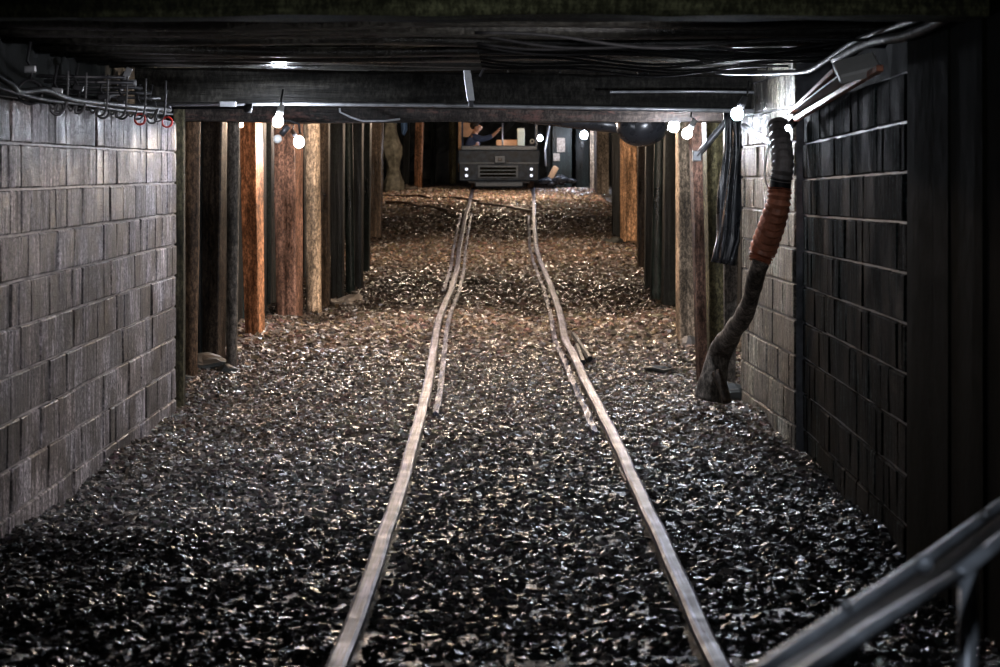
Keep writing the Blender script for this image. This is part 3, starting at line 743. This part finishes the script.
# bulbs of the deeper bays, hung behind the beams
for i, (x, Y, z, mat) in enumerate([(-.9, 19.6, 1.93, 'hid_bulb'), (1.25, 29.9, 2.22, 'hid_bulb'), (-1.0, 29.4, 2.18, 'hid_bulb'), (.3, 41.8, 2.58, 'hid_bulb'), (1.0, 19.9, 1.95, 'hid_bulb')]):
    lamp(0, 0, 0, ['bay bulb over the near brown gravel on the left, behind the beams', 'bay bulb by the bright orange-lit post, behind the beams', 'bay bulb over the middle brown gravel on the left, behind the beams', 'bay bulb over the pale gravel before the locomotive', 'bay bulb over the near brown gravel on the right, behind the beams'][i], mat, .035, hidden=(x, Y, z))

# ------------------------------------------------------------------ black sheet, strut, duct, hose
def drape(name, label, cat, pts_l, pts_r, Y, mat, nf=16, amp=.035):
    """pleated hanging sheet between a left and a right outline, with thickness"""
    m = MB(); rows = []; n = len(pts_l); sub = 5
    def lerp(P, t):
        i = min(int(t), len(P)-2); f = t-i; return (P[i][0]*(1-f)+P[i+1][0]*f, P[i][1]*(1-f)+P[i+1][1]*f)
    R = (n-1)*sub
    for d in (0, .02):
        for r in range(R+1):
            a = lerp(pts_l, r/sub); b = lerp(pts_r, r/sub)
            for k in range(nf+1):
                t = k/nf; p = W(a[0]*(1-t)+b[0]*t, a[1]*(1-t)+b[1]*t, Y)
                p.y += amp*math.sin(t*11+r*.08)+amp*.5*math.sin(t*23+r*.2)+d; p.x += .008*math.sin(t*17+r*.5)
                m.v.append(tuple(p)); m.col.append((1, 1, 1))
    S = (R+1)*(nf+1)
    for r in range(R):
        for k in range(nf):
            a = r*(nf+1)+k; q = (a, a+1, a+nf+2, a+nf+1); m.f.append(q[::-1]); m.f.append(tuple(i+S for i in q))
    for r in range(R):
        for e in (0, nf): a = r*(nf+1)+e; q = (a, a+nf+1, a+nf+1+S, a+S); m.f.append(q if e else q[::-1])
    for k in range(nf):
        for e in (0, R): a = e*(nf+1)+k; q = (a, a+1, a+1+S, a+S); m.f.append(q if e == 0 else q[::-1])
    m.mi = [0]*len(m.f); m.sm = [True]*len(m.f)
    return tag(m.obj(name, mat, None, W(pts_l[0][0], pts_l[0][1], Y)), label, cat)
drape('hanging_sheet', 'crumpled black plastic sheet hanging by the lit block pier', 'sheet', [(724, 112), (724, 150), (719, 200), (716, 235), (712, 262)], [(744, 112), (744, 150), (742, 200), (741, 240), (734, 266)], 14.6, 'plastic')
M_['cloth'] = simple('blue_cloth', (.10, .2, .4), .7, 0, 9, .4, .3)
drape('hanging_cloth', 'far small blue cloth hanging left of the locomotive', 'cloth', [(400, 117), (401, 128), (402, 133)], [(408, 117), (407, 130), (404, 136)], 46.2, 'cloth', 8)
m = MB(); a = W(697, 156, 14.9); b = W(724, 124, 14.9); m.tube([a, a.lerp(b, .5), b, b+(b-a)*.25], .022, 8)
m.box(a, (.06, .04, .07), None, .006)
tag(m.obj('diagonal_strut', 'steel', None, a), 'grey diagonal strut from the broad rough-sawn post up to the beam', 'strut')
m = MB(); m.tube([W(744, 126, 12.9), W(752, 132, 12.7), W(768, 142, 12.4), W(776, 147, 12.2)], .018, 8)
tag(m.obj('grey_pipe', 'steel', None, W(744, 126, 14.1)), 'short grey pipe slanting from the beam to the hose top', 'pipe')
wiggle('thin_cable', 'white', .004, [(772, 125, 12.2), (766, 160, 12.0), (765, 178, 12.0), (771, 192, 12.0)], 'thin white cable looping beside the hose')
# black duct and bulging sheet
m = MB(); m.tube([W(500, 115, 18.5), W(540, 119, 18.5), W(570, 122, 18.5), W(600, 124, 18.5), W(634, 127, 18.5)], [.04, .045, .05, .06, .065], 12)
for px in (508, 560, 612):
    p = W(px, 116, 18.5); m.tube([p, Vector((p.x, p.y, ceilz(18.5)-.02))], .008, 6)
tag(m.obj('air_duct', 'plastic', None, W(520, 121, 18.5)), 'black air duct slung under the beams over the locomotive view', 'duct')
m = MB(); c = W(641, 124, 16.4); m.sphere(c, .19, 22, 14, 0, (1, .9, .85)); m.tube([c+Vector((0, 0, .12)), c+Vector((.02, 0, .3)), Vector((c.x, c.y, 2.25))], [.12, .05, .03], 10)
m.v = [tuple(Vector(v)+noise.noise_vector(Vector(v)*6)*.02) for v in m.v]
tag(m.obj('sheet_bulge', 'plastic', None, c+Vector((0, 0, .1))), 'black bulging plastic sheet full of water below the beam on the right', 'sheet')
# hose: flexible corrugated top, orange wrapped middle, brown hard lower leg
t = thing('vent_hose', 'fat sagging hose from beam to floor against the lit block pier, orange in the middle', 'hose', W(712, 395, 13.1))
def smooth(pts, n):
    P3 = [W(*p[:3]) for p in pts]; out = []; rr = []
    for i in range(len(P3)-1):
        p0 = P3[max(i-1, 0)]; p1 = P3[i]; p2 = P3[i+1]; p3 = P3[min(i+2, len(P3)-1)]
        for k in range(n):
            u = k/n; out.append(.5*((2*p1)+(p2-p0)*u+(2*p0-5*p1+4*p2-p3)*u*u+(3*p1-p0-3*p2+p3)*u**3)); rr.append(pts[i][3]*(1-u)+pts[i+1][3]*u)
    out.append(P3[-1]); rr.append(pts[-1][3]); return out, rr
def ribbed(pts, n, amp, per=2):
    o, r = smooth(pts, n); return o, [q+(amp if (i//1) % per == 0 else 0) for i, q in enumerate(r)]
m = MB(); o, r = ribbed([(778, 124, 12.1, .046), (781, 145, 12.0, .05), (783, 165, 11.9, .052), (781, 181, 11.9, .052)], 6, .009); m.tube(o, r, 16, smooth=False); m.obj('upper_hose', 'hosegrey', t, o[0]); 
m = MB(); o, r = smooth([(781, 178, 11.9, .056), (780, 190, 11.9, .056)], 3); m.tube(o, r, 16); m.obj('clamp_band', 'rubber', t, o[0])
m = MB(); o, r = ribbed([(780, 189, 11.9, .052), (778, 205, 11.9, .054), (771, 228, 12.0, .06), (763, 250, 12.1, .062), (759, 262, 12.1, .046)], 7, .013); m.tube(o, r, 18, smooth=False); m.obj('orange_sleeve', 'orangehose', t, o[0])['label'] = 'orange ribbed sleeve'
m = MB(); o, r = smooth([(761, 256, 12.1, .048), (754, 285, 12.3, .045), (744, 315, 12.6, .048), (731, 335, 12.9, .056), (720, 352, 13.1, .066), (713, 378, 13.1, .075), (708, 400, 13.1, .085)], 6)
m.tube(o, r, 14); m.v = [tuple(Vector(v)+noise.noise_vector(Vector(v)*9)*.012) for v in m.v]; m.obj('lower_leg', 'w_grey', t, o[0])
m = MB(); o, r = smooth([(716, 372, 13.0, .03), (722, 385, 12.95, .03), (727, 402, 12.9, .028)], 5); m.tube(o, r, 8); m.obj('root_prong', 'w_dark', t, o[0])

# ------------------------------------------------------------------ far end
m = MB(); Yr = 46.5; vs = []; n = 14
for i in range(15):
    t_ = i/14
    for k in range(n):
        a = 2*math.pi*k/n; r = .17+.04*math.sin(i*1.1)+.05*noise.noise(Vector((math.cos(a)*2, math.sin(a)*2, i*.4)))
        c = W(392+2*math.sin(i*.5), 189, Yr); vs.append((c.x+math.cos(a)*r, c.y+math.sin(a)*r, g(c.x, Yr)-.1+2.0*t_))
fs = [(i*n+k, i*n+(k+1) % n, (i+1)*n+(k+1) % n, (i+1)*n+k) for i in range(14) for k in range(n)]+[tuple(14*n+k for k in range(n))]
m.add(vs, fs)
M_['greyrock'] = simple('grey_rock', (.24, .23, .18), .6, 0, 8, .8, 1.0)
tag(m.obj('rock_pillar', 'greyrock', None, W(392, 189, Yr)), 'far lumpy grey rock pillar at the left end of the view', 'pillar')
# notice board with papers
t = thing('notice_panel', 'far dark panel with two pale notices pinned to it', 'board', W(560, 188, 48.5))
m = MB(); c = W(562, 150, 48.6); m.box(c, (.42, .04, 1.7), None, .01); m.obj('panel', 'w_teal', t, c)
m = MB(); c = W(561, 145, 48.52); m.box(c, (.17, .012, .30), None, .002); m.obj('notice', 'paper', t, c)
m = MB(); c = W(556.5, 157, 48.52); m.box(c, (.14, .012, .16), None, .002); m.obj('notice', 'paper', t, c)
# heap of gear
t = thing('tool_heap', 'far heap of dark gear and a brown crate right of the locomotive', 'gear', W(558, 186, 47.8))
m = MB(); m.box(W(553, 173, 47.8), (.12, .2, .3), Matrix.Rotation(.5, 3, 'Y'), .01); m.obj('crate', 'tan', t, W(553, 173, 47.8))
for k, (px, py, s) in enumerate([(546, 181, .14), (560, 180, .17), (570, 181, .12), (552, 184, .12)]):
    m = MB(); m.sphere(W(px, py, 47.7), s, 10, 7, 0, (1.2, 1, .6)); m.v = [tuple(Vector(v)+noise.noise_vector(Vector(v)*8)*.05) for v in m.v]; m.obj('sack', 'plastic', t, W(px, py, 47.7))
m = MB(); m.tube([W(551, 118, 47.9), W(545, 150, 47.9), W(546, 166, 47.9)], .02, 8)
tag(m.obj('far_pipe', 'steel', None, W(546, 166, 47.9)), 'far pale upright pipe just right of the cab bulb', 'pipe')

# ------------------------------------------------------------------ locomotive
YL = 45.6; S = YL/F
def LW(px, py, dy=0): v = W(px, py, YL); v.y = YL+dy; return v
t = thing('mine_locomotive', 'boxy grey battery mine locomotive with slotted grille and four small headlamps', 'locomotive', Vector((LW(499, 0).x, YL+1.2, railz(YL)-.02)))
def lbox(name, x0, x1, y0, y1, d0, d1, mat, bev=.01, parent=None):
    a = LW(x0, y0); b = LW(x1, y1); c = Vector(((a.x+b.x)/2, YL+(d0+d1)/2, (a.z+b.z)/2))
    m = MB(); m.box(c, (abs(b.x-a.x), d1-d0, abs(a.z-b.z)), None, bev); return m.obj(name, mat, parent or t, c)
lbox('hood', 458, 540, 150, 163.5, 0, 1.6, 'loco', .02)
lbox('hood_lid', 461, 537.5, 145.5, 150.3, .03, 1.5, 'loco_l', .015)
fr = lbox('front_panel', 459, 539, 163, 181, -.03, 3.0, 'loco', .02)
lbox('seam_strip', 459, 539, 162.4, 163.8, -.045, 0, 'loco_l', .004, fr)
gr = lbox('grille', 478, 518, 165.5, 178, -.06, -.03, 'loco_l', .008)
for yy_ in (168.4, 172.0, 175.6): lbox('slot', 480, 516, yy_-1.25, yy_+1.25, -.075, -.055, 'blackrock', .003, gr)
lbox('coupler_block', 494, 506, 155, 163.5, -.10, 0, 'loco_l', .02)
lbox('coupler_pin', 498, 502, 158, 161, -.16, -.09, 'darksteel', .01)
lbox('bumper', 475, 523, 181.5, 187, -.12, .1, 'loco_l', .02)
for px in (466.5, 531.3):
    for py in (169.2, 175.6):
        c = LW(px, py, -.03); m = MB(); m.tube([c+Vector((0, .01, 0)), c+Vector((0, -.03, 0))], .05, 14); h = m.obj('headlamp', 'darksteel', t, c)
        m = MB(); m.sphere(c+Vector((0, -.03, 0)), .028, 12, 8, 0, (1, .4, 1)); m.obj('lens', 'lens', h, c+Vector((0, -.03, 0)))
for px in (474.5, 531.5):
    for dy in (.4, 2.3):
        c = LW(px, 181.5, dy); c.z = railz(YL+dy)+.17
        m = MB(); m.tube([c+Vector((-.05, 0, 0)), c+Vector((.05, 0, 0))], .17, 20); m.tube([c+Vector((-.07, 0, 0)), c+Vector((-.04, 0, 0))], .19, 20); m.obj('wheel', 'railrust', t, c)
lbox('frame', 468, 530, 179, 183.5, .15, 2.9, 'darksteel', .01)
# cab
lbox('cab_post', 457.5, 460.5, 112, 172, .9, 1.0, 'tan', .005)
lbox('cab_post', 536, 538.5, 112, 150, .9, 1.0, 'loco_l', .005)
lbox('cab_post', 458, 461, 112, 172, 2.7, 2.8, 'loco', .005)
lbox('cab_post', 537, 540, 112, 172, 2.7, 2.8, 'loco', .005)
lbox('cab_roof', 455, 542, 108, 111, .8, 2.9, 'loco', .01)
lbox('cab_back', 496, 520, 138, 162, 2.6, 2.68, 'tan', .01)
lbox('cab_back', 459, 476, 120, 135, 2.72, 2.78, 'tan', .01)
lbox('cream_panel', 518, 526, 126, 150, 2.3, 2.4, 'cream', .01)
lbox('cab_seat', 466, 488, 158, 162, 1.5, 2.2, 'rubber', .02)
lbox('cab_floor', 460, 538, 176, 178, .9, 2.9, 'darksteel', .005)
m = MB(); m.tube([LW(502.5, 150, 1.05), LW(502.5, 138, 1.05), LW(502.5, 122, 1.05)], .014, 8); m.obj('brake_lever', 'steel', t, LW(502, 140, 1.05))
c = LW(532.5, 141, .5); m = MB(); m.tube([c+Vector((0, .05, 0)), c], .05, 16); gd = m.obj('gauge', 'white', t, c)
m = MB(); m.tube([c+Vector((0, 0, 0)), c+Vector((0, -.01, 0))], .022, 10); m.obj('dial', 'darksteel', gd, c)
m = MB(); m.sphere(LW(505, 115, 2.0), .04, 10, 8); m.obj('cab_lamp', 'cab_glow', t, LW(505, 115, 2.0))

# ------------------------------------------------------------------ driver (skin skeleton)
def skinned(name, verts, edges, radii, mat, parent=None, root=0, loc=(0, 0, 0), sub=2):
    L = Vector(loc); me = bpy.data.meshes.new(name); me.from_pydata([tuple(Vector(v)-L) for v in verts], edges, [])
    me.materials.append(M_[mat]); o = bpy.data.objects.new(name, me); COL.objects.link(o)
    md = o.modifiers.new('skin', 'SKIN'); md.use_smooth_shade = True
    for i, r in enumerate(radii):
        sv = me.skin_vertices[0].data[i] if me.skin_vertices else None
        if sv: sv.radius = (r, r) if not isinstance(r, tuple) else r; sv.use_root = (i == root)
    o.modifiers.new('sub', 'SUBSURF').levels = sub; o.modifiers['sub'].render_levels = sub
    if parent is not None: o.parent = parent; o.location = L-PL(parent)
    else: o.location = L
    return o
def ensure_skin(o): pass
YD = YL+1.25; SD = YD/F
def D(px, py, dy=0): v = W(px, py, YD); v.y += dy; return v
hip = D(473, 156); chest = D(472, 144); neckb = D(473.6, 136); neck = D(474.8, 132.6); 
dr = thing('driver', 'person in blue shirt seated in the locomotive cab, one arm raised to the lever', 'person', hip+Vector((0, 0, -.12)))
class SK:
    def __init__(s): s.v = []; s.e = []; s.r = []
    def add(s, p, r, par=None):
        s.v.append(Vector(p)); s.r.append(r); i = len(s.v)-1
        if par is not None: s.e.append((par, i))
        return i
def build_sk(s, name, mat, parent, sub=2):
    me = bpy.data.meshes.new(name); L = s.v[0].copy(); me.from_pydata([tuple(v-L) for v in s.v], s.e, [])
    me.materials.append(M_[mat]); o = bpy.data.objects.new(name, me); COL.objects.link(o)
    bpy.context.view_layer.objects.active = o
    o.modifiers.new('skin', 'SKIN').use_smooth_shade = True
    for i, r in enumerate(s.r):
        d = me.skin_vertices[0].data[i]; d.radius = r if isinstance(r, tuple) else (r, r); d.use_root = (i == 0)
    md = o.modifiers.new('sub', 'SUBSURF'); md.levels = sub; md.render_levels = sub
    o.parent = parent; o.location = L-PL(parent); return o
def hand(s, par, wrist, dirv, upv, side):
    d = Vector(dirv).normalized(); u = Vector(upv).normalized(); w = d.cross(u)*side
    palm = s.add(wrist+d*.04, .022, par); k = s.add(wrist+d*.075, .024, palm)
    for j, (off, L) in enumerate(((-.027, .065), (-.009, .075), (.009, .07), (.027, .055))):
        a = s.add(wrist+d*.088+u*off, .009, k); b = s.add(wrist+d*(.09+L*.5)+u*off+w*.01, .008, a); s.add(wrist+d*(.09+L*.62)+u*off+w*.035, .007, b)
    a = s.add(wrist+d*.055+u*.03+w*.02, .010, palm); s.add(wrist+d*.08+u*.045+w*.035, .009, a)
s = SK(); r0 = s.add(hip, (.14, .13)); c1 = s.add(chest, (.12, .16), r0); nb = s.add(neckb, (.09, .13), c1); nk = s.add(neck, .055, nb)
hc = s.add(D(476.6, 130.4), .07, nk); h2 = s.add(D(477.2, 127.6), (.10, .088), hc); h3 = s.add(D(476.8, 124.6), (.085, .08), h2)
nose = s.add(D(482.3, 128.4), .014, h2)
for sy in (-1, 1):
    k1 = s.add(hip+Vector((.42, sy*.12, .0)), .075, s.add(hip+Vector((.12, sy*.11, -.02)), .09, r0)); k2 = s.add(hip+Vector((.44, sy*.12, -.22)), .055, k1); k3 = s.add(hip+Vector((.44, sy*.12, -.36)), .045, k2); s.add(hip+Vector((.56, sy*.12, -.38)), .04, k3)
sh = s.add(neckb+Vector((0, -.17, -.02)), .065, nb); el = s.add(D(483, 139.5, -.25), .048, sh); e2 = s.add(D(491, 137, -.23), .042, el); wr = s.add(D(496.8, 132.4, -.22), .03, e2)
hand(s, wr, D(496.8, 132.4, -.22), (.6, 0, .8), (0, 1, 0), -1)
sh = s.add(neckb+Vector((0, .17, -.02)), .065, nb); el = s.add(neckb+Vector((.1, .2, -.26)), .045, sh); wv = neckb+Vector((.32, .16, -.26)); wr = s.add(wv, .028, el); hand(s, wr, wv, (1, 0, 0), (0, -1, 0), 1)
body = build_sk(s, 'body', 'skin', dr)
s = SK(); a = s.add(hip+Vector((0, 0, .03)), (.155, .15)); c1 = s.add(chest, (.135, .18), a); nb = s.add(neckb+Vector((0, 0, -.01)), (.10, .15), c1)
sh = s.add(neckb+Vector((0, -.17, -.02)), .078, nb); el = s.add(D(483, 139.5, -.25), .064, sh); s.add(D(493, 135.8, -.23), .052, el)
sh = s.add(neckb+Vector((0, .17, -.02)), .078, nb); s.add(neckb+Vector((.1, .2, -.24)), .058, sh)
build_sk(s, 'shirt', 'shirt', dr)
s = SK(); a = s.add(hip, .15)
for sy in (-1, 1):
    k0 = s.add(hip+Vector((.12, sy*.11, -.02)), .10, a); k1 = s.add(hip+Vector((.42, sy*.12, 0)), .085, k0); s.add(hip+Vector((.44, sy*.12, -.3)), .06, k1)
build_sk(s, 'trousers', 'trouser', dr)
m = MB(); c = D(475.6, 125.3); m.sphere(c, .122, 16, 12, 0, (.95, .85, .95)); m.v = [v for v in m.v]
m.v = [(x, y, max(z, c.z-.02+(.10 if x > c.x+.045 else -.06 if x < c.x-.02 else 0))) for x, y, z in m.v]; m.obj('hair', 'hair', dr, c)
for sy in (-1, 1):
    c = D(480.6, 127.2, sy*.034); m = MB(); m.sphere(c, .011, 8, 6); m.obj('eye', 'white', dr, c)
    c = D(476.3, 127.9, sy*.09); m = MB(); m.sphere(c, .026, 10, 8, 0, (.8, .4, 1.2)); m.obj('ear', 'skin', dr, c)

# ------------------------------------------------------------------ near car rim, bottom right
t = thing('car_side_rail', 'blurred near steel rail with two bright edges crossing the bottom right corner', 'railing', (.6, 3.0, .5))
def at(px, py, z): Y = (CZ-z)*F/(py-HY); return Vector(((px-500)*Y/F, Y, z))
Zr = .86
def rail_bar(p, z, r, name, mat, sq=.6):
    m = MB(); P3 = [at(a, b, z) for a, b in p]; m.tube(P3, r, 8, squash=sq); return m.obj(name, mat, t, P3[0])
rail_bar([(700, 712), (765, 667), (850, 610), (925, 560), (1000, 505), (1060, 462)], Zr, .011, 'outer_edge', 'rim')
rail_bar([(740, 716), (812, 667), (880, 622), (960, 573)], Zr+.015, .011, 'inner_edge', 'rim')
rail_bar([(960, 573), (1000, 541), (1060, 494)], Zr+.018, .0125, 'inner_edge', 'rim')
m = MB(); A = [at(x, y, Zr-.02) for x, y in ((705, 716), (925, 568), (1060, 470), (1060, 488), (960, 570), (742, 716))]
B = [v+Vector((0, 0, -.012)) for v in A]; m.add(A+B, [tuple(range(6))[::-1], tuple(range(6, 12))]+[(i, (i+1) % 6, 6+(i+1) % 6, 6+i) for i in range(6)]); m.obj('channel_web', 'darksteel', t, A[0])
m = MB(); m.sphere(at(924, 564, Zr+.01), .013, 10, 8); m.obj('bolt_head', 'rim', t, at(924, 564, Zr))
for px, py in ((846, 606), (985, 515)): m = MB(); m.sphere(at(px, py, Zr+.012), .008, 8, 6); m.obj('bolt_head', 'steel', t, at(px, py, Zr))
m = MB(); p = at(968, 572, Zr-.02); m.tube([p, p+Vector((-.01, -.05, -.08)), p+Vector((-.03, -.12, -.2)), p+Vector((-.03, -.14, -.9))], [.013, .014, .014, .014], 8); m.obj('stay', 'rim', t, p)
m = MB(); p = at(1040, 500, Zr-.02); m.tube([p, p+Vector((0, 0, -.9))], .016, 8); m.obj('stay', 'darksteel', t, p)

# ------------------------------------------------------------------ light, camera
def spot(name, loc, tgt, power, size, col, blend=.6, r=.08):
    l = bpy.data.lights.new(name, 'SPOT'); l.energy = power; l.spot_size = math.radians(size); l.spot_blend = blend; l.color = col; l.shadow_soft_size = r
    o = bpy.data.objects.new(name, l); COL.objects.link(o); o.location = loc
    o.rotation_euler = (Vector(tgt)-Vector(loc)).to_track_quat('-Z', 'Y').to_euler(); return o
spot('wall_fill_spot', (1.3, 8.0, 1.7), (-2.0, 11.0, 1.05), 220, 60, (1.0, .95, .97), .8)  # unseen spot added to light the left block wall
spot('near_fill_spot', (.1, .9, 2.0), (-.1, 9.5, .6), 15, 34, (.85, .9, 1.0), .9)  # added fill on the near gravel and rails, no lamp body
spot('rim_fill_spot', (.35, 1.5, 2.1), (.6, 3.1, .86), 30, 42, (.8, .88, 1.0), .8, .05)  # added to brighten the near rim, no lamp body
spot('front_fill_spot', (.1, .3, 1.5), (.0, 14.0, 1.72), 260, 30, (.9, .93, 1.0), .7, .06)  # unseen front fill added to bring up posts and metalwork
w = bpy.data.worlds.new('mine_dark'); scn.world = w; w.use_nodes = True
w.node_tree.nodes['Background'].inputs[0].default_value = (.5, .55, .6, 1); w.node_tree.nodes['Background'].inputs[1].default_value = .005
cam = bpy.data.cameras.new('camera'); co_ = bpy.data.objects.new('camera', cam); COL.objects.link(co_)
co_.location = (0, 0, CZ); co_.rotation_euler = (math.radians(90), 0, 0)
cam.sensor_width = 36; cam.lens = 36*F/1000; cam.shift_y = -(333.5-HY)/1000; cam.clip_start = .05
cam.dof.use_dof = True; cam.dof.focus_distance = 15.5; cam.dof.aperture_fstop = 7.0
scn.camera = co_
vs_ = scn.view_settings; vs_.view_transform = 'Standard'; vs_.look = 'None'; vs_.gamma = 1; vs_.exposure = 0.0; vs_.use_curve_mapping = False
